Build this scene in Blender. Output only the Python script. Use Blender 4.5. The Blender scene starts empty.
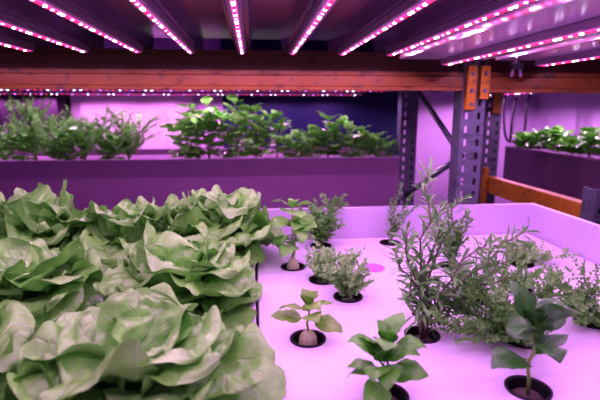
import bpy, bmesh, math, random
from mathutils import Vector, Matrix, Euler, noise
PI = math.pi
R_ = math.radians
S = bpy.context.scene
C = S.collection

# ------------------------------------------------------------------ camera
cam_d = bpy.data.cameras.new('camera'); cam = bpy.data.objects.new('camera', cam_d); C.objects.link(cam)
cam.location = (0, 0, 1.46); cam.rotation_euler = (R_(90 - 11.07), 0, R_(-5.83))
cam_d.sensor_width = 36; cam_d.lens = 27.6
cam_d.dof.use_dof = True; cam_d.dof.focus_distance = 1.05; cam_d.dof.aperture_fstop = 3.4
cam_d.clip_start = 0.02
S.camera = cam
RM = cam.rotation_euler.to_matrix()
CO = Vector(cam.location)
def at(px, py, z=None, y=None, x=None):
    d = RM @ Vector(((px - 300) / 460, (200 - py) / 460, -1))
    if z is not None: t = (z - CO.z) / d.z
    elif y is not None: t = (y - CO.y) / d.y
    else: t = (x - CO.x) / d.x
    return CO + d * t

S.view_settings.view_transform = 'Standard'
S.view_settings.look = 'None'
S.view_settings.exposure = 0.25
S.view_settings.gamma = 0.79

# ------------------------------------------------------------------ materials
def nn(nt, t, **k):
    n = nt.nodes.new(t)
    for a, b in k.items(): setattr(n, a, b)
    return n
def mk(name, col, rough=.5, metal=0, nscale=8, namt=.15, bump=0, bscale=60, spec=.5, wear=None):
    m = bpy.data.materials.new(name); m.use_nodes = True; nt = m.node_tree
    b = nt.nodes['Principled BSDF']
    tc = nn(nt, 'ShaderNodeTexCoord'); no = nn(nt, 'ShaderNodeTexNoise'); no.inputs['Scale'].default_value = nscale; no.inputs['Detail'].default_value = 5
    nt.links.new(tc.outputs['Object'], no.inputs['Vector'])
    mx = nn(nt, 'ShaderNodeMix', data_type='RGBA')
    mx.inputs[6].default_value = (*[c * (1 - namt) for c in col], 1); mx.inputs[7].default_value = (*[min(1, c * (1 + namt)) for c in col], 1)
    nt.links.new(no.outputs['Fac'], mx.inputs[0]); last = mx.outputs[2]
    if wear:
        mp = nn(nt, 'ShaderNodeMapping'); mp.inputs['Scale'].default_value = (14, 25, 25); nt.links.new(tc.outputs['Object'], mp.inputs[0])
        n3 = nn(nt, 'ShaderNodeTexNoise'); n3.inputs['Scale'].default_value = 1.5; n3.inputs['Detail'].default_value = 9; nt.links.new(mp.outputs[0], n3.inputs['Vector'])
        r3 = nn(nt, 'ShaderNodeMapRange'); nt.links.new(n3.outputs['Fac'], r3.inputs[0]); r3.inputs[1].default_value = .54; r3.inputs[2].default_value = .68; r3.inputs[3].default_value = 0; r3.inputs[4].default_value = .8
        m3 = nn(nt, 'ShaderNodeMix', data_type='RGBA'); nt.links.new(r3.outputs[0], m3.inputs[0]); nt.links.new(last, m3.inputs[6]); m3.inputs[7].default_value = (*wear, 1); last = m3.outputs[2]
    nt.links.new(last, b.inputs['Base Color'])
    b.inputs['Roughness'].default_value = rough; b.inputs['Metallic'].default_value = metal
    b.inputs['Specular IOR Level'].default_value = spec
    if bump:
        n2 = nn(nt, 'ShaderNodeTexNoise'); n2.inputs['Scale'].default_value = bscale
        nt.links.new(tc.outputs['Object'], n2.inputs['Vector'])
        bp = nn(nt, 'ShaderNodeBump'); bp.inputs['Strength'].default_value = bump; bp.inputs['Distance'].default_value = .01
        nt.links.new(n2.outputs['Fac'], bp.inputs['Height']); nt.links.new(bp.outputs['Normal'], b.inputs['Normal'])
    return m
def emis(name, col, s):
    m = bpy.data.materials.new(name); m.use_nodes = True; nt = m.node_tree; nt.nodes.clear()
    e = nn(nt, 'ShaderNodeEmission'); e.inputs[0].default_value = (*col, 1); e.inputs[1].default_value = s
    o = nn(nt, 'ShaderNodeOutputMaterial'); nt.links.new(e.outputs[0], o.inputs[0]); return m
def leafmat(name, col, vein, trans=.25, rough=.45, nveins=7, vs=.55, nscale=25, blister=.4, coat=.15):
    m = bpy.data.materials.new(name); m.use_nodes = True; nt = m.node_tree; L = nt.links.new
    b = nt.nodes['Principled BSDF']; out = nt.nodes['Material Output']
    uv = nn(nt, 'ShaderNodeUVMap'); sp = nn(nt, 'ShaderNodeSeparateXYZ'); L(uv.outputs[0], sp.inputs[0])
    def M(op, a, bb=None, clamp=False):
        n = nn(nt, 'ShaderNodeMath', operation=op); n.use_clamp = clamp
        for i, v in enumerate((a, bb)):
            if v is None: continue
            if isinstance(v, (int, float)): n.inputs[i].default_value = v
            else: L(v, n.inputs[i])
        return n.outputs[0]
    a = M('MULTIPLY', M('ABSOLUTE', M('SUBTRACT', sp.outputs[0], .5)), 2)
    def mr(v, lo, hi, o0, o1):
        n = nn(nt, 'ShaderNodeMapRange'); n.interpolation_type = 'SMOOTHSTEP'
        L(v, n.inputs[0]); n.inputs[1].default_value = lo; n.inputs[2].default_value = hi; n.inputs[3].default_value = o0; n.inputs[4].default_value = o1
        return n.outputs[0]
    tc = nn(nt, 'ShaderNodeTexCoord'); no = nn(nt, 'ShaderNodeTexNoise'); no.inputs['Scale'].default_value = nscale; no.inputs['Detail'].default_value = 4
    L(tc.outputs['Object'], no.inputs['Vector'])
    mid = M('MULTIPLY', mr(a, .02, .11, 1, 0), mr(sp.outputs[1], .3, 1, 1, .25))
    k = M('ADD', M('SUBTRACT', M('MULTIPLY', sp.outputs[1], nveins), M('MULTIPLY', a, 2.4)), M('MULTIPLY', no.outputs['Fac'], .5))
    fr = M('ABSOLUTE', M('SUBTRACT', M('FRACT', k), .5))
    sec = M('MULTIPLY', mr(fr, 0, .09, 1, 0), mr(a, .5, 1, .75, .2))
    vm = M('MAXIMUM', mid, sec)
    mx = nn(nt, 'ShaderNodeMix', data_type='RGBA')
    mx.inputs[6].default_value = (*[c * .65 for c in col], 1); mx.inputs[7].default_value = (*[min(1, c * 1.3) for c in col], 1)
    L(no.outputs['Fac'], mx.inputs[0])
    m2 = nn(nt, 'ShaderNodeMix', data_type='RGBA'); L(M('MULTIPLY', vm, vs), m2.inputs[0]); L(mx.outputs[2], m2.inputs[6]); m2.inputs[7].default_value = (*vein, 1)
    L(m2.outputs[2], b.inputs['Base Color']); b.inputs['Roughness'].default_value = rough; b.inputs['Specular IOR Level'].default_value = .6
    b.inputs['Coat Weight'].default_value = coat; b.inputs['Coat Roughness'].default_value = .38; b.inputs['Coat IOR'].default_value = 1.7
    bp = nn(nt, 'ShaderNodeBump'); bp.inputs['Strength'].default_value = blister; bp.inputs['Distance'].default_value = .008
    L(M('ADD', M('MULTIPLY', no.outputs['Fac'], 1.2), M('MULTIPLY', vm, -.5)), bp.inputs['Height']); L(bp.outputs['Normal'], b.inputs['Normal'])
    tr = nn(nt, 'ShaderNodeBsdfTranslucent'); L(m2.outputs[2], tr.inputs[0])
    ms = nn(nt, 'ShaderNodeMixShader'); ms.inputs[0].default_value = trans
    L(b.outputs[0], ms.inputs[1]); L(tr.outputs[0], ms.inputs[2]); L(ms.outputs[0], out.inputs[0])
    return m

M_raft = mk('raft_white', (.82, .80, .86), .6, nscale=4, namt=.06, bump=.12, bscale=220)
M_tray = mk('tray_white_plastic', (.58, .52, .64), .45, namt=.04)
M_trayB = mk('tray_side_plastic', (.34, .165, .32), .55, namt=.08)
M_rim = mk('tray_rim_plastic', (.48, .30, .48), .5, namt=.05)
M_box = mk('box_plastic', (.14, .07, .145), .55, namt=.08)
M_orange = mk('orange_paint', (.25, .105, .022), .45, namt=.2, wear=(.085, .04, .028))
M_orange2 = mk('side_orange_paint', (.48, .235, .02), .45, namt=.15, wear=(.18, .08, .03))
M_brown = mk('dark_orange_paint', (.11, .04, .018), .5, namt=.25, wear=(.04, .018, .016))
M_steel = mk('galvanised_steel', (.17, .19, .22), .5, .4, nscale=30, namt=.3, wear=(.09, .10, .11))
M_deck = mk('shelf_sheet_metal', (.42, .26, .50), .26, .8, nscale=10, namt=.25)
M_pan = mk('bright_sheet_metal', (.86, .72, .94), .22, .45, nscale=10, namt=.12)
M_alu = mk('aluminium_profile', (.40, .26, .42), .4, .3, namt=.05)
M_clip = mk('dark_metal_fitting', (.10, .09, .12), .35, .7, namt=.2)
M_black = mk('black_plastic', (.018, .012, .02), .5, namt=.2)
M_plug = mk('pale_foam_plug', (.62, .66, .38), .9, nscale=90, namt=.2, bump=.3)
M_plugd = mk('dark_plug', (.15, .12, .10), .9, nscale=90, namt=.4, bump=.4)
M_soil = mk('grow_medium', (.20, .14, .20), .9, nscale=60, namt=.4, bump=.4)
M_pale = mk('pale_grow_mat', (.46, .34, .48), .8, nscale=40, namt=.3, bump=.3)
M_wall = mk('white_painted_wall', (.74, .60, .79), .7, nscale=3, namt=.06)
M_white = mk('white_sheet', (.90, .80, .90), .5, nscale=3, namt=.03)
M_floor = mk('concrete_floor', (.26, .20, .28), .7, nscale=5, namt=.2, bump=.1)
M_navy = mk('navy_board', (.010, .018, .09), .6, namt=.2)
M_purple = mk('plum_panel', (.05, .02, .06), .6, namt=.15)
M_disc = mk('mauve_plug', (.52, .24, .58), .5, namt=.05)
M_cable = mk('black_cable', (.012, .010, .016), .5, namt=.1)
M_let = leafmat('butterhead_leaf', (.28, .68, .135), (.54, .88, .38), .12, .28, 6, .7, 28, .65, .45)
M_heart = leafmat('butterhead_heart_leaf', (.36, .79, .20), (.62, .94, .46), .15, .28, 6, .7, 28, .65, .45)
M_basil = leafmat('basil_leaf', (.15, .52, .06), (.33, .66, .19), .18, .26, 6, .4, 40, .35, .25)
M_basilp = leafmat('pale_basil_leaf', (.30, .72, .15), (.46, .80, .31), .24, .3, 6, .4, 40, .35)
M_dark = leafmat('dark_basil_leaf', (.055, .25, .035), (.14, .36, .10), .1, .2, 6, .4, 40, .35, .35)
M_brz = leafmat('bronze_green_leaf', (.26, .56, .09), (.40, .64, .2), .2, .28, 6, .4, 40, .3, .25)
M_rose = leafmat('grey_green_needle', (.22, .50, .15), (.34, .58, .25), .15, .4, 2, .3, 60, .1)
M_thyme = leafmat('pale_thyme_leaf', (.42, .74, .28), (.54, .8, .39), .2, .5, 2, .3, 60, .1)
M_fea = leafmat('soft_green_leaflet', (.24, .56, .14), (.36, .62, .27), .2, .45, 3, .3, 60, .1)
M_feap = leafmat('pale_feathery_leaflet', (.26, .64, .14), (.38, .70, .27), .2, .45, 3, .3, 60, .1)
M_stem = mk('green_stem', (.26, .48, .10), .55, namt=.2)
M_wood = mk('brown_stem', (.20, .16, .10), .7, namt=.2)
M_ledw = emis('led_white', (1.0, .78, 1.0), 9.0)
M_ledr = emis('led_red', (1.0, .03, .14), 2.6)
M_ledb = emis('led_violet', (.85, .28, 1.0), 4.5)
M_board_glow = mk('led_board_painted_glow', (.55, .18, .42), .5, namt=.1)
_b = M_board_glow.node_tree.nodes['Principled BSDF']; _b.inputs['Emission Color'].default_value = (1.0, .14, .68, 1); _b.inputs['Emission Strength'].default_value = .6  # pink glow of the chips painted on as emission; not a lamp itself

# ------------------------------------------------------------------ helpers
def new():
    bm = bmesh.new(); bm.loops.layers.uv.new('UVMap'); return bm
def obj(name, bm, m, parent=None, smooth=False):
    me = bpy.data.meshes.new(name); bm.normal_update()
    if smooth:
        for f in bm.faces: f.smooth = True
    bm.to_mesh(me); bm.free(); me.materials.append(m)
    o = bpy.data.objects.new(name, me); C.objects.link(o)
    if parent: o.parent = parent
    return o
def thing(name, label, cat, loc=(0, 0, 0), rz=0, group=None):
    o = bpy.data.objects.new(name, None); C.objects.link(o); o.location = loc; o.rotation_euler = (0, 0, rz)
    o.empty_display_size = .05
    o['label'] = label; o['category'] = cat
    if group: o['group'] = group
    return o
def tag(o, label, cat, group=None, kind=None):
    o['label'] = label; o['category'] = cat
    if group: o['group'] = group
    if kind: o['kind'] = kind
    return o
def box(bm, x0, x1, y0, y1, z0, z1):
    v = [bm.verts.new((x, y, z)) for x in (x0, x1) for y in (y0, y1) for z in (z0, z1)]
    for f in ((0, 1, 3, 2), (4, 6, 7, 5), (0, 4, 5, 1), (2, 3, 7, 6), (0, 2, 6, 4), (1, 5, 7, 3)):
        bm.faces.new([v[i] for i in f])
def bev(bm, w, seg=2):
    bmesh.ops.bevel(bm, geom=bm.edges[:], offset=w, segments=seg, affect='EDGES', profile=.5)
def bbox(x0, x1, y0, y1, z0, z1, w=.003):
    bm = new(); box(bm, x0, x1, y0, y1, z0, z1)
    if w: bev(bm, w)
    return bm
def extrude_x(prof, x0, x1):
    """closed (y,z) profile swept along x"""
    bm = new(); a = [bm.verts.new((x0, y, z)) for y, z in prof]; b = [bm.verts.new((x1, y, z)) for y, z in prof]; n = len(prof)
    for q in range(n): bm.faces.new((a[q], a[(q + 1) % n], b[(q + 1) % n], b[q]))
    bm.faces.new(a[::-1]); bm.faces.new(b); bmesh.ops.recalc_face_normals(bm, faces=bm.faces[:]); return bm
def extrude_y(prof, y0, y1):
    bm = new(); a = [bm.verts.new((x, y0, z)) for x, z in prof]; b = [bm.verts.new((x, y1, z)) for x, z in prof]; n = len(prof)
    for q in range(n): bm.faces.new((a[q], a[(q + 1) % n], b[(q + 1) % n], b[q]))
    bm.faces.new(a[::-1]); bm.faces.new(b); bmesh.ops.recalc_face_normals(bm, faces=bm.faces[:]); return bm
def tube(bm, pts, r0, r1=None, seg=6, cap=True):
    if r1 is None: r1 = r0
    n = len(pts); prev = None; rings = []
    for i, p in enumerate(pts):
        t = (pts[min(i + 1, n - 1)] - pts[max(i - 1, 0)]).normalized()
        if prev is None:
            a = Vector((1, 0, 0)) if abs(t.x) < .8 else Vector((0, 1, 0))
        else: a = prev
        u = (a - t * a.dot(t)).normalized(); w = t.cross(u); prev = u
        r = r0 + (r1 - r0) * i / (n - 1)
        rings.append([bm.verts.new(p + (u * math.cos(2 * PI * k / seg) + w * math.sin(2 * PI * k / seg)) * r) for k in range(seg)])
    for i in range(n - 1):
        for k in range(seg):
            f = bm.faces.new((rings[i][k], rings[i][(k + 1) % seg], rings[i + 1][(k + 1) % seg], rings[i + 1][k])); f.smooth = True
    if cap:
        bm.faces.new(rings[0][::-1]); bm.faces.new(rings[-1])
def lathe(bm, prof, seg=28):
    rings = []
    for r, z in prof:
        rings.append([bm.verts.new((r * math.cos(2 * PI * k / seg), r * math.sin(2 * PI * k / seg), z)) for k in range(seg)])
    for i in range(len(prof) - 1):
        for k in range(seg):
            f = bm.faces.new((rings[i][k], rings[i][(k + 1) % seg], rings[i + 1][(k + 1) % seg], rings[i + 1][k])); f.smooth = True
    return rings
def leaf(bm, o, d, up, L, W, curl=0, fold=0, cup=0, wave=0, wf=2.5, ph=0, nv=6, nu=4, shape=1.3, base=.5, tipcurl=True, sq=2.0, roll=0, crinkle=0, swerve=0, pointed=False):
    uvl = bm.loops.layers.uv[0]
    d = d.normalized(); side = d.cross(up)
    if side.length < 1e-4: side = d.cross(Vector((1, .3, 0)))
    side.normalize(); n = side.cross(d); p = o.copy(); rows = []
    if roll: side, n = side * math.cos(roll) + n * math.sin(roll), n * math.cos(roll) - side * math.sin(roll)
    ts = [math.sin(i / nv * PI / 2) ** .9 if (nv > 8 and not pointed) else i / nv for i in range(nv + 1)]
    for i, t in enumerate(ts):
        if pointed:
            w = W * max(.025, math.sin(PI * t ** .72) ** .85 if 0 < t < 1 else 0)
        else:
            tw = t ** shape
            w = W * max(.03, max(0, 1 - abs(2 * tw - 1) ** sq) ** (1 / sq)) * (base + (1 - base) * min(1, t / .35))
        row = []
        for j in range(nu + 1):
            s = 2 * j / nu - 1
            h = fold * abs(s) * w + cup * s * s * w
            if wave:
                q = ph + (1.9 if s > 0 else 0)
                h += wave * W * abs(s) ** 1.6 * min(1, t * 2.2) * (math.sin(wf * 2 * PI * t + q) + .4 * math.sin(wf * 5.3 * PI * t + q * 2.3)) * min(1, w / W * 1.6)
            if crinkle:
                v1 = Vector((s * W * 20, t * L * 20, ph * 7)); v2 = Vector((s * W * 60, t * L * 60, ph * 5 + 3))
                h += crinkle * (noise.noise(v1) * .020 + noise.noise(v2) * .0070) * min(1, .35 + t)
            row.append((bm.verts.new(p + side * s * w + n * h), (j / nu, t)))
        rows.append(row)
        if i < nv:
            dt = ts[i + 1] - t
            k = curl * dt * ((t + ts[i + 1]) if tipcurl else 1)
            p = p + d * (L * dt)
            d, n = d * math.cos(k) - n * math.sin(k), n * math.cos(k) + d * math.sin(k)
            if swerve:
                k = swerve * dt; d, side = d * math.cos(k) + side * math.sin(k), side * math.cos(k) - d * math.sin(k)
    for i in range(nv):
        for j in range(nu):
            q = (rows[i][j], rows[i][j + 1], rows[i + 1][j + 1], rows[i + 1][j])
            f = bm.faces.new([a[0] for a in q]); f.smooth = True
            for lp, a in zip(f.loops, q): lp[uvl].uv = a[1]
UP = Vector((0, 0, 1))
def dirv(az, el): return Vector((math.cos(az) * math.cos(el), math.sin(az) * math.cos(el), math.sin(el)))

RZ = 1.0        # raft top
# ------------------------------------------------------------------ setting
def struct(name, bm, m):
    o = obj(name, bm, m); o['kind'] = 'structure'; return o
XL, XR, YB, ZC = -3.2, 2.4, 3.75, 3.0
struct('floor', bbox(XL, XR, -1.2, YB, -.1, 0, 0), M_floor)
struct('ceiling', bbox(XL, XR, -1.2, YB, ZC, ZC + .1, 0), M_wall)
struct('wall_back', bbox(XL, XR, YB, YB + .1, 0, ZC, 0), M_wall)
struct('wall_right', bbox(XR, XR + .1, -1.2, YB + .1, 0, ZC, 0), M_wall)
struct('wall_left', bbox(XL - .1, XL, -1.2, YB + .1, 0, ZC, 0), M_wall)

# boards behind the rear rack
a = at(222, 90, y=3.7); b = at(398, 150, y=3.7)
tag(obj('backing_board', bbox(a.x, b.x, 3.7, 3.73, 0, 2.2), M_navy), 'dark navy blue board standing behind the rear planter', 'board')
a = at(69, 90, y=3.7); b = at(195, 150, y=3.7)
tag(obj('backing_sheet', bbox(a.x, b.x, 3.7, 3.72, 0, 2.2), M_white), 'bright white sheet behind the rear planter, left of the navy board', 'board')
a = at(-60, 90, y=3.6); b = at(67, 150, y=3.6)
t = thing('storage_cabinet', 'plum coloured cabinet in the far left background behind the seedlings', 'cabinet', ((a.x + b.x) / 2, 3.55, 0))
w = (b.x - a.x) / 2
obj('body', bbox(-w, w, 0, .19, 0, 2.1), M_purple, t)
for s in (-1, 1):
    dd = obj('door', bbox(min(s * w * .98, s * .006), max(s * w * .98, s * .006), -.02, -.001, .06, 2.06), M_purple, t)
    obj('handle', bbox(min(s * .03, s * .045), max(s * .03, s * .045), -.04, -.021, 1.2, 1.36), M_alu, dd)

# ------------------------------------------------------------------ racks
PX, PW = .828, .047     # upright centre, half width
def post_mesh(y0, y1, z1, px=PX, pw=PW, z0=0.0):
    """perforated upright: C profile whose face has two columns of slots"""
    bm = new(); th = .003
    box(bm, px - pw, px - pw + th, y0, y1, z0, z1); box(bm, px + pw - th, px + pw, y0, y1, z0, z1)
    cols = [(px - pw + th, px - .030), (px - .018, px + .018), (px + .030, px + pw - th)]
    for c0, c1 in cols: box(bm, c0, c1, y0, y0 + th, z0, z1)
    for g0, g1 in ((px - .030, px - .018), (px + .018, px + .030)):
        z = z0
        while z < z1 - .02:
            box(bm, g0, g1, y0, y0 + th, z, min(z + .025, z1)); z += .05
    for s in (-1, 1):   # lips at the back of the C
        x0 = px + s * (pw - th); x1 = px + s * (pw - .02)
        box(bm, min(x0, x1), max(x0, x1), y1 - th, y1, z0, z1)
    bmesh.ops.remove_doubles(bm, verts=bm.verts[:], dist=.0002)
    return bm
fr = thing('rack_upright_frame', 'grey perforated steel upright frame with diagonal braces beside the right end of the rear planter', 'rack upright')
obj('post', post_mesh(1.69, 1.76, 2.4), M_steel, fr)
obj('post', post_mesh(2.53, 2.60, 2.4, px=.872), M_steel, fr)
def brace(z0, z1):
    bm = new(); tube(bm, [Vector((PX, 1.76, z0)), Vector((PX + .044, 2.53, z1))], .012, seg=8); return bm
for z0, z1 in ((1.28, .98), (1.28, 1.62), (1.95, 1.62), (.55, .98)): obj('brace', brace(z0, z1), M_steel, fr)
for px_, y0, y1 in ((PX, 1.69, 1.76), (.872, 2.53, 2.60)):
    obj('foot_plate', bbox(px_ - .07, px_ + .07, y0 - .03, y1 + .03, 0, .008, 0), M_steel, fr)

def beam_x(label, x0, x1, y, z0, z1, ztop):
    t = thing('rack_beam', label, 'rack beam', ((x0 + x1) / 2, y, z0))
    ox = (x0 + x1) / 2; h = z1 - z0
    pr = [(-.032, 0), (.025, 0), (.025, h), (-.017, h), (-.017, h * .80), (-.025, h * .74), (-.025, h * .24), (-.032, h * .18)]
    obj('beam_body', extrude_x(pr, x0 - ox, x1 - ox), M_orange, t)
    H = ztop - z0
    pr = [(.004, h), (.03, h), (.03, H), (-.010, H), (-.010, H - .010), (.004, H - .016)]
    obj('beam_lip', extrude_x(pr, x0 - ox, x1 - ox), M_brown, t)
    return t
beam_x('long orange rack beam spanning the top above the rear planter', -2.2, PX - PW - .001, 1.715, 1.530, 1.598, 1.667)
beam_x('short orange rack beam at upper right running past the cables', PX + PW + .001, XR - .02, 1.715, 1.525, 1.598, 1.667)
for dx, lab in ((-.022, 'orange beam connector plate on the left half of the grey perforated upright'), (.028, 'orange beam connector plate on the right half of the grey perforated upright')):
    cp = thing('beam_connector', lab, 'connector plate', (PX + dx, 1.677, 1.56))
    obj('plate', bbox(-.018, .018, -.012, .012, -.1 if dx < 0 else -.06, .06, .003), M_orange2, cp)
    for zz in ((-.08, -.03, .03) if dx < 0 else (-.03, .03)):
        b2 = new(); tube(b2, [Vector((0, -.012, zz)), Vector((0, -.02, zz))], .007, seg=10); obj('bolt', b2, M_steel, cp)

# upper shelf deck: flats that carry the strips, channels between them
def deck():
    bm = new(); y0, y1 = .05, 1.76; prof = []
    x = -.03 - .026 - .172 * 13
    while x < 2.3:
        prof += [(x, 1.668), (x + .052, 1.668), (x + .060, 1.712), (x + .164, 1.712)]; x += .172
    n = len(prof)
    vs = [[bm.verts.new((px, y, pz + dz)) for px, pz in prof] for y in (y0, y1) for dz in (0, .003)]
    for i in range(n - 1):
        bm.faces.new((vs[0][i], vs[0][i + 1], vs[2][i + 1], vs[2][i])); bm.faces.new((vs[1][i], vs[3][i], vs[3][i + 1], vs[1][i + 1]))
        bm.faces.new((vs[0][i], vs[1][i], vs[1][i + 1], vs[0][i + 1])); bm.faces.new((vs[2][i], vs[2][i + 1], vs[3][i + 1], vs[3][i]))
    return bm
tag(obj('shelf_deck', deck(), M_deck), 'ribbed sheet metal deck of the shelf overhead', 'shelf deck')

# LED strips: every chip is a part sharing one mesh per colour; spot lamps inside each strip give the light
def chipmesh(cs, m, nm):
    bm = new(); box(bm, -cs, cs, -cs, cs, -.0012, .002); me = bpy.data.meshes.new(nm); bm.to_mesh(me); bm.free(); me.materials.append(m); return me
CH = {}
def led(name, label, cat, p0, p1, z, group, pitch=.0165, cs=.0030, flip=0, lamps=4, power=1.42, lcol=(.88, .39, 1.0)):
    p0 = Vector(p0); p1 = Vector(p1); L = (p1 - p0).length; ang = math.atan2(p1.y - p0.y, p1.x - p0.x)
    t = thing(name, label, cat, (p0.x, p0.y, z), ang, group)
    obj('housing', bbox(0, L, -.014, .014, .004, .022, .002), M_alu, t)
    obj('glow_painted_board', bbox(.005, L - .005, -.006, .006, .002, .0039, 0), M_board_glow, t)  # board behind the chips, their surrounding glow painted into its material
    n = int((L - .03) / pitch)
    if cs not in CH: CH[cs] = (chipmesh(cs, M_ledw, 'white_led_chip'), chipmesh(cs, M_ledr, 'red_led_chip'), chipmesh(cs, M_ledb, 'violet_led_chip'))
    for i in range(n):
        k = (0, 0, 1, 1, 2, 1, 1, 0, 1, 2, 1)[(i + flip) % 11]
        me = CH[cs][k]
        o = bpy.data.objects.new(me.name, me); C.objects.link(o); o.parent = t; o.location = (.025 + i * pitch, 0, 0)
    for x in (-.004, L + .0005):
        obj('end_cap', bbox(x, x + .0035, -.014, .014, .002, .022, 0), M_black, t)
    for i in range(lamps):
        ld = bpy.data.lights.new('led_lamp', 'SPOT'); ld.energy = power; ld.color = lcol; ld.spot_size = R_(172); ld.spot_blend = .25; ld.shadow_soft_size = 0
        lo = bpy.data.objects.new('led_lamp', ld); C.objects.link(lo); lo.parent = t; lo.location = (L * (i + .5) / lamps, 0, -.004)
ORD = ['first', 'second', 'third', 'fourth', 'fifth', 'sixth', 'seventh', 'eighth', 'ninth', 'tenth', 'eleventh', 'twelfth', 'thirteenth']
i = 0
for k in range(-5, 8):
    x = -.03 + .172 * k
    onpan = k in (4, 6)
    led('led_grow_light', 'glowing pink LED grow light strip under the shelf overhead, %s from the left' % ORD[i], 'grow light', (x, .12, 0), (x, 1.58 if onpan else 1.66, 0), 1.6085 if onpan else 1.646, 'LED strips under the near shelf', flip=(k * 4) % 11, power=1.75 if -1 <= k <= 3 else 1.12); i += 1
# wide bright pans at upper right
for x0, x1, lab in ((.508, .808, 'wide shiny sheet metal pan under the shelf at upper right'), (.852, 1.152, 'second shiny sheet metal pan, nearest the upper right corner')):
    pr = [(x0, 1.667), (x0, 1.631), (x1, 1.631), (x1, 1.667), (x1 - .003, 1.667), (x1 - .003, 1.634), (x0 + .003, 1.634), (x0 + .003, 1.667)]
    tag(obj('metal_pan', extrude_y(pr, .06, 1.6), M_pan), lab, 'metal pan')

# rear rack : two strips along x + shelf
for j, (y, lab) in enumerate(((2.66, 'front'), (3.38, 'back'))):
    led('led_grow_light', 'distant row of pink LEDs above the rear planter, the %s one' % lab, 'grow light', (-2.1, y, 0), (.80, y, 0), 1.565, 'LED rows above the rear planter', pitch=.034, cs=.0040, flip=j, lamps=7, power=(4.0, 5.5)[j], lcol=((.88, .46, 1.0), (1.0, .34, 1.0))[j])
rs = thing('rear_shelf', 'upper shelf of the rear rack behind the long orange beam', 'shelf', (-.65, 2.85, 1.588))
obj('shelf_board', bbox(-1.5, 1.47, -.3, .60, 0, .015, .002), M_deck, rs)
obj('front_rail', bbox(-1.5, 1.47, -.325, -.301, -.005, .085, .003), M_orange, rs)
# ------------------------------------------------------------------ near grow tray + rafts
TX0, TX1, TY0, TY1, TZ = -1.35, 1.04, .25, 1.6, 1.112
def trough(x0, x1, y0, y1, z0, z1, th, rim=0):
    """open box as ONE closed surface, with an optional rolled rim"""
    bm = new()
    def ring(a, b, c, d, z): return [bm.verts.new(p) for p in ((a, c, z), (b, c, z), (b, d, z), (a, d, z))]
    R = [ring(x0, x1, y0, y1, z0)]
    if rim:
        R += [ring(x0, x1, y0, y1, z1 - .022), ring(x0 - rim, x1 + rim, y0 - rim, y1 + rim, z1 - .02), ring(x0 - rim, x1 + rim, y0 - rim, y1 + rim, z1 - .003), ring(x0 - rim + .003, x1 + rim - .003, y0 - rim + .003, y1 + rim - .003, z1)]
    else: R += [ring(x0, x1, y0, y1, z1)]
    R += [ring(x0 + th, x1 - th, y0 + th, y1 - th, z1), ring(x0 + th, x1 - th, y0 + th, y1 - th, z0 + th)]
    bm.faces.new(R[0][::-1]); bm.faces.new(R[-1])
    for P, Q in zip(R, R[1:]):
        for k in range(4): bm.faces.new((P[k], P[(k + 1) % 4], Q[(k + 1) % 4], Q[k]))
    bmesh.ops.recalc_face_normals(bm, faces=bm.faces[:])
    return bm
def rimframe(x0, x1, y0, y1, z, h, t):
    """flat capping strip lying on the rim of a trough"""
    bm = new()
    def ring(e, zz): return [bm.verts.new(p) for p in ((x0 + e, y0 + e, zz), (x1 - e, y0 + e, zz), (x1 - e, y1 - e, zz), (x0 + e, y1 - e, zz))]
    R = [ring(-.004, z), ring(-.004, z + h), ring(t, z + h), ring(t, z)]
    for a in range(4):
        P, Q = R[a], R[(a + 1) % 4]
        for k in range(4): bm.faces.new((P[k], P[(k + 1) % 4], Q[(k + 1) % 4], Q[k]))
    bmesh.ops.recalc_face_normals(bm, faces=bm.faces[:]); return bm
th = .018
tag(obj('grow_tray', trough(TX0 - th, TX1 + th, TY0 - th, TY1 + th, .90, TZ, th, .008), M_tray), 'large white grow tray holding the lettuces and herbs in the foreground', 'grow tray')
for y, lab in ((1.59, 'back edge'), (.30, 'front edge')):
    t = thing('tray_support', 'steel trestle carrying the %s of the near grow tray' % lab, 'support', (-.15, y, 0))
    obj('rail', bbox(-1.2, 1.2, -.025, .025, .83, .90), M_steel, t)
    for x in (-1.1, 0, 1.1): obj('leg', bbox(x - .025, x + .025, -.02, .02, 0, .829), M_steel, t)

POTS = {}
def pot(n, px, py): p = at(px, py, z=RZ); POTS[n] = p; return p
for n, px, py in (('seed', 308, 339), ('front', 386, 396), ('darkb', 528, 389), ('rose', 422, 335), ('thyme', 348, 297), ('thyme2', 322, 280), ('basil', 293, 267),
                  ('dill', 321, 246), ('tall', 390, 243), ('sage', 451, 266), ('bush', 521, 264), ('thymer', 522, 340), ('mid', 518, 290), ('edge', 592, 322), ('sprig', 470, 300)):
    pot(n, px, py)
disc = at(372, 268, z=RZ)
def raft(x0, x1, holes):
    o = obj('raft_board', bbox(x0, x1, TY0 + .004, TY1 - .004, .965, RZ, .004), M_raft)
    if holes:
        cb = new()
        for h in holes:
            r = .0345; seg = 28
            lo = [cb.verts.new((h.x + r * math.cos(2 * PI * k / seg), h.y + r * math.sin(2 * PI * k / seg), .94)) for k in range(seg)]
            hi = [cb.verts.new((v.co.x, v.co.y, 1.03)) for v in lo]
            cb.faces.new(lo[::-1]); cb.faces.new(hi)
            for k in range(seg): cb.faces.new((lo[k], lo[(k + 1) % seg], hi[(k + 1) % seg], hi[k]))
        c = obj('cutter', cb, M_raft)
        m = o.modifiers.new('b', 'BOOLEAN'); m.operation = 'DIFFERENCE'; m.object = c; m.solver = 'EXACT'
        dg = bpy.context.evaluated_depsgraph_get(); me = bpy.data.meshes.new_from_object(o.evaluated_get(dg))
        o.modifiers.clear(); o.data = me
        bpy.data.objects.remove(c)
    return o
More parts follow.
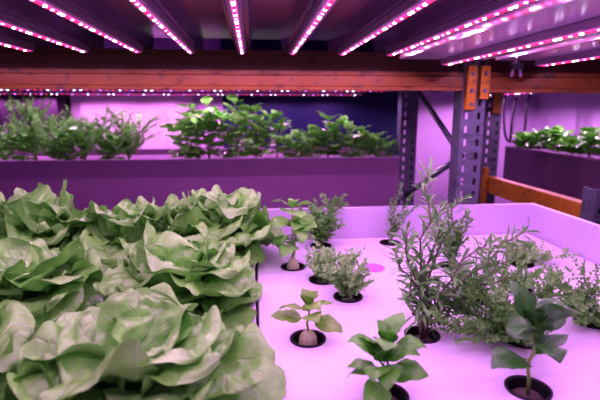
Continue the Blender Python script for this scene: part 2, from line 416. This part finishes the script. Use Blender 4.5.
SX = at(257, 300, z=RZ).x
tag(raft(TX0 + .004, SX - .003, []), 'white floating raft board under the lettuces', 'raft board')
tag(raft(SX + .003, TX1 - .004, list(POTS.values()) + [disc]), 'white floating raft board with the potted herbs', 'raft board')
bm = new(); lathe(bm, [(.0001, .004), (.026, .004), (.0285, .002), (.038, .0015), (.038, 0), (.033, 0), (.032, -.02), (.0001, -.02)])
o = tag(obj('hole_plug', bm, M_disc), 'flat mauve plug closing an empty raft hole beside the pale thyme', 'plug'); o.location = disc

# ------------------------------------------------------------------ plants
def netpot(t, plug=True, plug_h=.004):
    bm = new()
    lathe(bm, [(.0001, -.047), (.025, -.047), (.029, -.03), (.0325, 0), (.0368, 0), (.037, .003), (.033, .0035), (.0315, 0), (.028, -.03), (.024, -.045), (.0001, -.045)], 32)
    obj('net_pot', bm, M_black, t)
    if plug_h > .01:
        bm = new(); lathe(bm, [(.0001, plug_h)] + [(.019 * math.sin(a * PI / 16), -.004 + (plug_h + .004) * math.cos(a * PI / 16)) for a in range(1, 9)] + [(.023, -.042), (.0001, -.043)], 20)
        obj('growing_plug', bm, M_plug, t)
    else:
        bm = new(); lathe(bm, [(.0001, -.008), (.020, -.010), (.028, -.016), (.024, -.043), (.0001, -.044)], 20)
        obj('growing_plug', bm, M_plugd, t)
def path(end, n=8, wob=.004, rnd=random, pw=1.4):
    pts = []
    for i in range(n + 1):
        t = i / n
        p = Vector((end[0] * t ** pw, end[1] * t ** pw, end[2] * (1 - (1 - t) ** 1.15)))
        if 0 < i < n: p += Vector((rnd.uniform(-wob, wob), rnd.uniform(-wob, wob), 0))
        pts.append(p)
    return pts
def along(pts, t):
    f = t * (len(pts) - 1); i = min(int(f), len(pts) - 2); return pts[i].lerp(pts[i + 1], f - i), (pts[i + 1] - pts[i]).normalized()
def broadleaf(name, label, cat, loc, h, nodes, L, W, mat, seed, group=None, potted=True, stems=((0, 0),), droop=.9, el0=35, plug_h=.004, stemr=.003, t0=.35, az0=0, res=(11, 6), topfac=.6, wave=.10, smat=None, tip=.5, elv=25):
    rnd = random.Random(seed); t = thing(name, label, cat, loc, 0, group)
    if potted: netpot(t, plug_h=plug_h)
    sb, lb = new(), new()
    for si, (dx, dy) in enumerate(stems):
        hh = h * (1 if si == 0 else rnd.uniform(.65, .95))
        P = path((dx, dy, hh), 7, .003, rnd)
        if potted: P[0].z -= .012
        tube(sb, P, stemr, stemr * .5, 7)
        for k in range(nodes):
            f = t0 + (1 - t0) * k / max(1, nodes - 1); p, d = along(P, min(f, .999))
            az = az0 + k * PI / 2 + rnd.uniform(-.35, .35) + si
            sc = 1 - (1 - topfac) * (k / max(1, nodes - 1)) ** 1.5
            for s in (0, 1):
                a2 = az + s * PI + rnd.uniform(-.3, .3); el = R_(el0 + elv * k / max(1, nodes - 1) + rnd.uniform(-12, 12))
                dv = dirv(a2, el); l = L * sc * rnd.uniform(.8, 1.15)
                q = p + dv * l * .2
                tube(sb, [p, p + dv * l * .12 + Vector((0, 0, .001)), q], stemr * .45, stemr * .35, 5, False)
                leaf(lb, q, dv, UP, l, W * sc * rnd.uniform(.85, 1.1), curl=droop * rnd.uniform(.6, 1.35), fold=.25, cup=-.28, wave=wave, wf=1.6, ph=rnd.uniform(0, 6), nv=res[0], nu=res[1], roll=rnd.uniform(-.45, .45), swerve=rnd.uniform(-.5, .5), pointed=True)
        p, d = along(P, .999)
        for k in range(3):
            leaf(lb, p, dirv(k * 2.1 + si, R_(60)), UP, L * tip, W * tip, curl=.5, fold=.4, nv=9, nu=4, pointed=True)
    obj('stem', sb, smat or M_stem, t); obj('leaves', lb, mat, t)
    return t
def sprigs(name, label, cat, loc, ends, spacing, Lr, W, per, mat, seed, group=None, potted=True, el=45, stemr=.0018, smat=None, curl=.2, t0=.15, res=(3, 2), pw=1.4, taper=.5, sub=0, wob=.006, subl=(.2, .4), suba=.9):
    rnd = random.Random(seed); t = thing(name, label, cat, loc, 0, group)
    if potted: netpot(t)
    sb, lb = new(), new(); allp = []
    for e in ends:
        P = path(e, 9, wob, rnd, pw); allp.append((P, stemr, t0))
        if potted: P[0].z -= .012
        for _ in range(sub):
            f = rnd.uniform(.25, .85); p, d = along(P, f); a = rnd.uniform(0, 2 * PI); l = Vector(e).length * rnd.uniform(*subl)
            e2 = (d + dirv(a, .2) * suba).normalized() * l
            allp.append(([p + q for q in path(e2, 5, .002, rnd, 1.0)], stemr * .6, .12))
    for P, sr, t0_ in allp:
        tube(sb, P, sr, sr * .45, 5)
        ln = sum((P[i + 1] - P[i]).length for i in range(len(P) - 1)); n = max(3, int(ln / spacing))
        for k in range(n + 1):
            f = t0_ + (1 - t0_) * k / n; p, d = along(P, min(f, .999)); az0 = k * 1.35 + rnd.uniform(-.3, .3)
            a = Vector((1, 0, 0)) if abs(d.x) < .7 else Vector((0, 1, 0)); u = (a - d * a.dot(d)).normalized(); w = d.cross(u)
            sc = 1 - taper * f ** 2
            for s in range(per):
                az = az0 + s * 2 * PI / per + rnd.uniform(-.25, .25); e_ = R_(el + rnd.uniform(-16, 16) + 20 * f)
                dv = (u * math.cos(az) + w * math.sin(az)) * math.cos(e_) + d * math.sin(e_)
                leaf(lb, p, dv, d, rnd.uniform(*Lr) * sc, W * (.6 + .4 * sc), curl=curl * rnd.uniform(.3, 1.7), fold=.25, nv=res[0], nu=res[1], shape=.95, base=.5)
    obj('stems', sb, smat or M_stem, t); obj('leaves', lb, mat, t)
    return t
def fan(n, rad, h, seed, hv=.25, bias=(0, 0)):
    rnd = random.Random(seed); out = []
    for i in range(n):
        a = 2 * PI * i / n + rnd.uniform(-.4, .4); r = rad * rnd.uniform(.25, 1)
        out.append((r * math.cos(a) + bias[0], r * math.sin(a) + bias[1], h * rnd.uniform(1 - hv * 2, 1)))
    return out

def lettuce(label, loc, Rr, seed, tall=1.0):
    rnd = random.Random(seed); t = thing('butterhead_lettuce', label, 'lettuce', loc, rnd.uniform(0, 6), 'butterhead lettuces on the raft')
    k = Rr / .23
    A, B = new(), new()
    #        bm n  L    halfW el curl cup wave
    rings = [(A, 7, .246, .116, 13, 46, .03, .16), (A, 6, .232, .118, 32, 62, .06, .18), (A, 6, .208, .112, 48, 74, .10, .18),
             (B, 5, .182, .103, 58, 76, .16, .18), (B, 4, .158, .092, 67, 62, .26, .17), (B, 3, .128, .076, 74, 30, .42, .16)]
    for ri, (bm, n, L, W, el, cu, cup, wv) in enumerate(rings):
        for i in range(n):
            az = 2 * PI * i / n + ri * .55 + rnd.uniform(-.45, .45)
            e = R_(el + rnd.uniform(-15, 14)); l = L * k * rnd.uniform(.8, 1.13)
            o_ = Vector((math.cos(az) * .024 * k, math.sin(az) * .024 * k, (.014 + .008 * ri) * tall))
            leaf(bm, o_, dirv(az, e), UP, l, W * k * rnd.uniform(.84, 1.14), curl=R_(cu + rnd.uniform(-32, 32)), fold=.05, cup=cup + rnd.uniform(-.15, .17), wave=wv * rnd.uniform(.7, 1.5), wf=rnd.uniform(1.0, 1.9), ph=rnd.uniform(0, 6), nv=24, nu=20, shape=1.32, base=.44, sq=2.5, roll=rnd.uniform(-.32, .32), crinkle=1.15, swerve=rnd.uniform(-.65, .65))
    for bm in (A, B):
        for v in bm.verts:
            v.co.z *= tall
            if v.co.z < .006: v.co.z = .006 + .004 * rnd.random()
    obj('outer_leaves', A, M_let, t); obj('heart_leaves', B, M_heart, t)
    bm = new(); lathe(bm, [(.0001, 0), (.02, 0), (.021, .02), (.017, .05), (.0001, .06)], 14); obj('stalk', bm, M_heart, t)
    return t
for lab, x, y, r, tl in (
    ('large butterhead lettuce at the bottom of the picture, nearest the viewer', -.18, .70, .19, .92),
    ('butterhead lettuce cut off by the bottom left corner of the picture', -.52, .70, .185, .85),
    ('butterhead lettuce right behind the nearest large one, beside the raft seam', -.18, 1.05, .19, 1.0),
    ('butterhead lettuce at the left, behind the one in the bottom left corner', -.535, 1.03, .19, .95),
    ('butterhead lettuce cut off by the left edge, halfway back', -.88, 1.05, .185, 1.0),
    ('butterhead lettuce touching the tray back wall, rightmost of the back row', -.11, 1.39, .18, 1.3),
    ('butterhead lettuce in the back row, second from the right', -.36, 1.37, .165, 1.2),
    ('butterhead lettuce in the middle of the back row', -.64, 1.39, .185, 1.3),
    ('butterhead lettuce in the back row close to the left edge', -.97, 1.39, .185, 1.3)):
    lettuce(lab, (x, y, RZ), r, int(1010 + x * 131 + y * 977), tl)

# herbs on the raft
broadleaf('pepper_seedling', 'small bronze green seedling in a black net pot right of the nearest lettuce', 'seedling', POTS['seed'], .075, 4, .060, .023, M_brz, 4, droop=1.3, el0=10, plug_h=.020, t0=.5, topfac=.85, tip=.6)
broadleaf('basil_seedling', 'green basil seedling in a net pot at the bottom edge', 'seedling', POTS['front'], .092, 4, .060, .024, M_basil, 14, droop=1.9, el0=18, t0=.4, topfac=.9, tip=.7, stemr=.0033, stems=((0, 0), (-.015, -.01)))
broadleaf('dark_basil', 'dark broad-leaved basil in a net pot at the bottom right', 'herb', POTS['darkb'], .112, 4, .088, .033, M_dark, 9, droop=1.5, el0=30, t0=.42, az0=.2, stemr=.0035, topfac=.9, tip=.6)
broadleaf('basil_plant', 'upright basil with drooping leaves and a pale plug beside the back lettuce', 'herb', POTS['basil'], .18, 5, .068, .029, M_basilp, 21, droop=1.6, el0=0, plug_h=.028, t0=.5, stemr=.0032, topfac=.9, stems=((0, 0), (.015, .01)))
sprigs('tarragon_plant', 'tall grey-green narrow-leaved herb in the centre of the raft, the tallest plant', 'herb', POTS['rose'],
       [(-.005, .0, .34), (.035, .03, .26), (-.06, .01, .18), (.245, .06, .20), (.18, .0, .12), (.11, -.03, .20), (-.05, -.02, .23), (.22, .05, .14), (.08, .03, .28)],
       .0145, (.034, .062), .0036, 3, M_rose, 31, el=22, stemr=.0026, smat=M_wood, curl=.9, res=(4, 2), taper=.35, wob=.014)
sprigs('thyme_plant', 'pale bushy thyme in a net pot left of the mauve plug', 'herb', POTS['thyme'], fan(26, .075, .12, 3, .3, (-.015, 0)), .008, (.008, .014), .0034, 3, M_thyme, 41, el=22, stemr=.0009, sub=3, pw=1.0, t0=.05, wob=.008)
sprigs('thyme_plant', 'small pale thyme clump just behind the pale bushy thyme, near the upright basil', 'herb', POTS['thyme2'], fan(18, .06, .10, 6, .3, (0, 0)), .008, (.008, .013), .0034, 3, M_thyme, 43, el=22, stemr=.0009, sub=3, pw=1.0, t0=.05, wob=.008)
sprigs('dill_plant', 'soft feathery herb behind the upright basil', 'herb', POTS['dill'], fan(20, .085, .165, 5), .010, (.016, .034), .0036, 3, M_fea, 51, el=30, stemr=.0014, sub=2, curl=.6)
sprigs('rosemary_seedling', 'thin upright herb in a net pot near the tray back wall', 'herb', POTS['tall'], [(.03, 0, .21), (.07, .0, .17), (0, .01, .15), (.05, -.02, .12), (.09, .0, .13)], .012, (.02, .034), .0036, 3, M_rose, 61, el=35, stemr=.0016, curl=.6)
sprigs('rosemary_bush', 'grey-green bushy herb behind the tallest plant, toward the tray back wall', 'herb', POTS['sage'], fan(10, .10, .20, 7), .014, (.022, .038), .004, 3, M_rose, 71, el=30, stemr=.0016, sub=1, curl=.6)
sprigs('oregano_plant', 'low spreading herb with tiny pale leaves near the right tray wall', 'herb', POTS['bush'], fan(20, .15, .07, 9, .3, (.03, .02)), .011, (.010, .016), .0048, 3, M_thyme, 81, el=20, stemr=.0010, sub=2, pw=1.0, t0=.1)
sprigs('thyme_plant', 'wide wispy thyme right of the tallest plant, behind the dark basil', 'herb', POTS['thymer'], fan(38, .18, .125, 11, .38, (-.05, .01)), .0095, (.009, .016), .0031, 3, M_fea, 91, el=25, stemr=.0009, sub=4, wob=.010, pw=1.1, t0=.1)
sprigs('thyme_plant', 'fine-leaved herb in a net pot in front of the low spreading one', 'herb', POTS['mid'], fan(17, .12, .075, 13, .35, (-.01, .02)), .011, (.009, .016), .0031, 3, M_fea, 101, el=25, stemr=.0009, sub=2, wob=.008, pw=1.1, t0=.1)
sprigs('thyme_plant', 'wispy herb cut off by the right picture edge', 'herb', POTS['edge'], fan(26, .15, .11, 15, .38, (-.02, 0)), .0105, (.010, .017), .0032, 3, M_fea, 111, el=25, stemr=.0009, sub=3, wob=.010, pw=1.1, t0=.1)
sprigs('thyme_plant', 'small herb half hidden right behind the tallest plant', 'herb', POTS['sprig'], fan(9, .10, .11, 17, .3), .012, (.014, .026), .0034, 2, M_rose, 121, el=28, stemr=.0012, sub=1, wob=.01)

# ------------------------------------------------------------------ rear planter
BX0, BX1, BY0, BY1, BZ = -2.1, .815, 2.5, 3.2, 1.203
t = thing('rear_planter', 'long mauve planter trough across the background', 'planter', (0, 2.85, .88))
th = .015
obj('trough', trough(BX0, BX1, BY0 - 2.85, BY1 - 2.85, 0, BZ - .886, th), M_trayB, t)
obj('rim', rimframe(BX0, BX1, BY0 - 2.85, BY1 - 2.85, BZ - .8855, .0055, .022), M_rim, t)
obj('grow_medium', bbox(BX0 + th, BX1 - th, BY0 + th - 2.85, BY1 - th - 2.85, .021, 1.165 - .88, 0), M_pale, t)
st = thing('rear_rack_base', 'steel base under the rear planter', 'rack base', (-.65, 2.85, 0))
obj('rail', bbox(-1.4, 1.4, -.3, -.25, .8, .88), M_orange, st); obj('rail', bbox(-1.4, 1.4, .25, .3, .8, .88), M_orange, st)
for x in (-1.35, 0, 1.35):
    for y in (-.275, .275): obj('leg', bbox(x - .03, x + .03, y - .025, y + .025, 0, .8), M_steel, st)

def bpt(px, y): return Vector((at(px, 150, y=y).x, y, 1.165))
where = ['at the left picture edge', 'second from the left picture edge', 'third from the left picture edge', 'fourth from the left picture edge', 'fifth from the left picture edge', 'rightmost of the wispy group']
for i, (px, y, h) in enumerate(((6, 2.75, .24), (36, 2.85, .32), (58, 2.7, .28), (84, 2.8, .26), (106, 2.72, .24), (128, 2.8, .26))):
    sprigs('dill_seedling', 'wispy seedling with feathery leaves in the rear planter, ' + where[i], 'seedling', bpt(px, y), fan(10, .18, h * (.9 + .2 * (i % 2)), 20 + i, .35), .011, (.018, .036), .0044, 2, M_feap, 200 + i, 'wispy seedlings in the rear planter', False, el=30, stemr=.003, curl=.6, res=(3, 2), sub=6, wob=.010, t0=.25, subl=(.3, .55), suba=1.1)
where = ['in front of the leftmost feathery ones', 'in front of the middle feathery ones', 'between the feathery ones and the tall basil']
for i, (px, y, h) in enumerate(((22, 2.60, .15), (72, 2.60, .17), (112, 2.62, .13))):
    broadleaf('leafy_seedling', 'small leafy seedling in the rear planter, ' + where[i], 'seedling', bpt(px, y), h, 4, .07, .028, M_basil, 350 + i, 'leafy seedlings among the feathery ones', False, ((0, 0), (.05, -.02), (-.05, .01)), droop=1.5, el0=20, t0=.2, stemr=.003, topfac=.85, res=(6, 4))
where = ['leftmost of the four tall ones', 'second of the four tall ones', 'third of the four tall ones', 'rightmost of the four tall ones']
for i, (px, y, h) in enumerate(((187, 2.72, .25), (209, 2.8, .32), (236, 2.72, .33), (256, 2.85, .28))):
    broadleaf('basil_plant', 'tall leafy basil in the rear planter, ' + where[i], 'herb', bpt(px, y), h, 6, .092, .041, M_basilp, 300 + i, 'tall basil in the rear planter', False, ((0, 0), (.09, -.05), (-.09, .0), (.01, -.1), (.05, .07)), droop=1.5, el0=15, t0=.12, stemr=.004, topfac=.9, res=(6, 4))
where = ['thin upright one right of the tall basil', 'low and leafy, second right of the tall basil', 'third right of the tall basil', 'tallest of the low row', 'just right of the tallest in the low row', 'in the low row, second from the right end', 'at the right end beside the upright']
for i, (px, y, h, n) in enumerate(((277, 2.8, .24, 6), (296, 2.68, .14, 4), (312, 2.8, .16, 4), (328, 2.75, .23, 5), (346, 2.68, .19, 4), (363, 2.75, .14, 4), (382, 2.68, .10, 3))):
    broadleaf('basil_plant', 'young basil in the rear planter, ' + where[i], 'herb', bpt(px, y), h, n, .088, .040, M_basilp, 400 + i, 'young basil in the rear planter', False, ((0, 0), (.08, -.03), (-.08, .02), (0, -.07)) if i else ((0, 0), (.03, 0)), droop=1.4, el0=20, t0=.15, stemr=.0035, topfac=.85, res=(6, 4))

# ------------------------------------------------------------------ right rack and planter
sr = thing('side_rack', 'low rack at right with orange beam running along the tray wall', 'rack', (1.31, 2.05, 0))
def beam_y(x0, x1): return bbox(x0, x1, -.415, .379, 1.01, 1.10, .004)
obj('beam', beam_y(-.025, .025), M_orange2, sr); obj('beam', beam_y(.80, .85), M_orange2, sr)
for px_ in (0, .82):
    obj('post', post_mesh(.38, .45, 1.58, px=px_, pw=.045), M_steel, sr)
    obj('post', post_mesh(-.49, -.42, 1.17, px=px_, pw=.045), M_steel, sr)
obj('end_plate', bbox(-.045, -.027, .335, .378, .95, 1.15, .003), M_orange2, sr)
obj('end_plate', bbox(-.02, .03, .36, .376, 1.44, 1.56, .003), M_orange2, sr)
obj('shelf_board', bbox(.026, .773, -.34, .80, 1.00, 1.009, .001), M_deck, sr)
t = thing('side_planter', 'deep mauve planter box standing on the low rack at right', 'planter', (1.83, 2.05, 1.0095))
hz = 1.235 - 1.0095; x0, x1, y0, y1 = -.225, .225, -.335, .75
obj('box', trough(x0, x1, y0, y1, 0, hz - .006, .012), M_box, t)
obj('rim', rimframe(x0, x1, y0, y1, hz - .0055, .0055, .018), M_rim, t)
obj('grow_medium', bbox(x0 + .013, x1 - .013, y0 + .013, y1 - .013, .013, hz - .02, 0), M_soil, t)
where = ['farthest of the near row', 'second of the near row from the far end', 'third of the near row from the far end', 'fourth of the near row from the far end', 'fifth of the near row from the far end', 'sixth of the near row from the far end', 'nearest of the near row', 'farthest of the back row', 'second of the back row from the far end', 'second nearest of the back row', 'nearest of the back row']
for i, (x, y) in enumerate(((1.67, 2.70), (1.68, 2.56), (1.67, 2.42), (1.68, 2.28), (1.67, 2.14), (1.68, 2.0), (1.67, 1.86), (1.88, 2.65), (1.88, 2.42), (1.88, 2.18), (1.88, 1.94))):
    broadleaf('leafy_seedling', 'leafy seedling in the planter at right, ' + where[i], 'seedling', (x, y, 1.235 - .02), .06 + .03 * (i % 3), 3, .085, .039, M_basil, 500 + i, 'leafy seedlings in the right planter', False, ((0, 0), (.03, .03), (-.02, -.03)), droop=1.3, el0=20, t0=.4, res=(6, 4), topfac=.85)
led('led_grow_light', 'LED strip above the planter at right', 'grow light', (1.75, 1.80, 0), (1.75, 3.5, 0), 1.565, 'LED strip of the side rack', pitch=.034, cs=.0040, lamps=5, power=7.0, lcol=(.92, .44, 1.0))
us = thing('side_shelf', 'upper shelf over the planter at right', 'shelf', (1.85, 2.6, 1.588))
obj('shelf_board', bbox(-.45, .45, -.82, 1.0, 0, .015, .002), M_deck, us)

# cables on the far wall
def cable(label, pts):
    bm = new(); P = [at(*p[:2], y=p[2]) for p in pts]
    Q = []
    for i in range(len(P) - 1):
        a = P[max(i - 1, 0)]; b = P[i]; c = P[i + 1]; d = P[min(i + 2, len(P) - 1)]
        for k in range(6):
            t = k / 6
            Q.append(.5 * ((2 * b) + (c - a) * t + (2 * a - 5 * b + 4 * c - d) * t * t + (3 * b - a - 3 * c + d) * t ** 3))
    Q.append(P[-1]); tube(bm, Q, .008, seg=7)
    tag(obj('hanging_cable', bm, M_cable), label, 'cable')
cable('black cable hanging in a narrow loop on the wall right of the upright', [(506, 80, 3.3), (504, 110, 3.3), (505, 134, 3.3), (510, 141, 3.3), (512, 120, 3.3), (516, 98, 3.3)])
cable('long black cable drooping down the wall above the right planter', [(536, 80, 3.2), (527, 105, 3.2), (525, 128, 3.2), (519, 165, 3.2)])
# clamp
p = at(517, 66, y=1.45)
t = thing('hanging_clamp', 'small dark metal clamp hanging from the shelf at upper right', 'clamp', p)
bm = new(); tube(bm, [Vector((0, 0, .01)), Vector((0, 0, 1.630 - p.z))], .004, seg=8); obj('rod', bm, M_clip, t)
bm = bbox(-.018, .018, -.008, .008, -.010, .010, .003); obj('jaw', bm, M_clip, t)
for s in (-1, 1):
    bm = new(); tube(bm, [Vector((s * .011, 0, -.010)), Vector((s * .016, 0, -.034))], .005, seg=8); obj('bolt', bm, M_alu, t)

# ------------------------------------------------------------------ world
wd = bpy.data.worlds.new('world'); S.world = wd; wd.use_nodes = True
bg = wd.node_tree.nodes['Background']; bg.inputs[0].default_value = (.40, .03, .66, 1); bg.inputs[1].default_value = .50
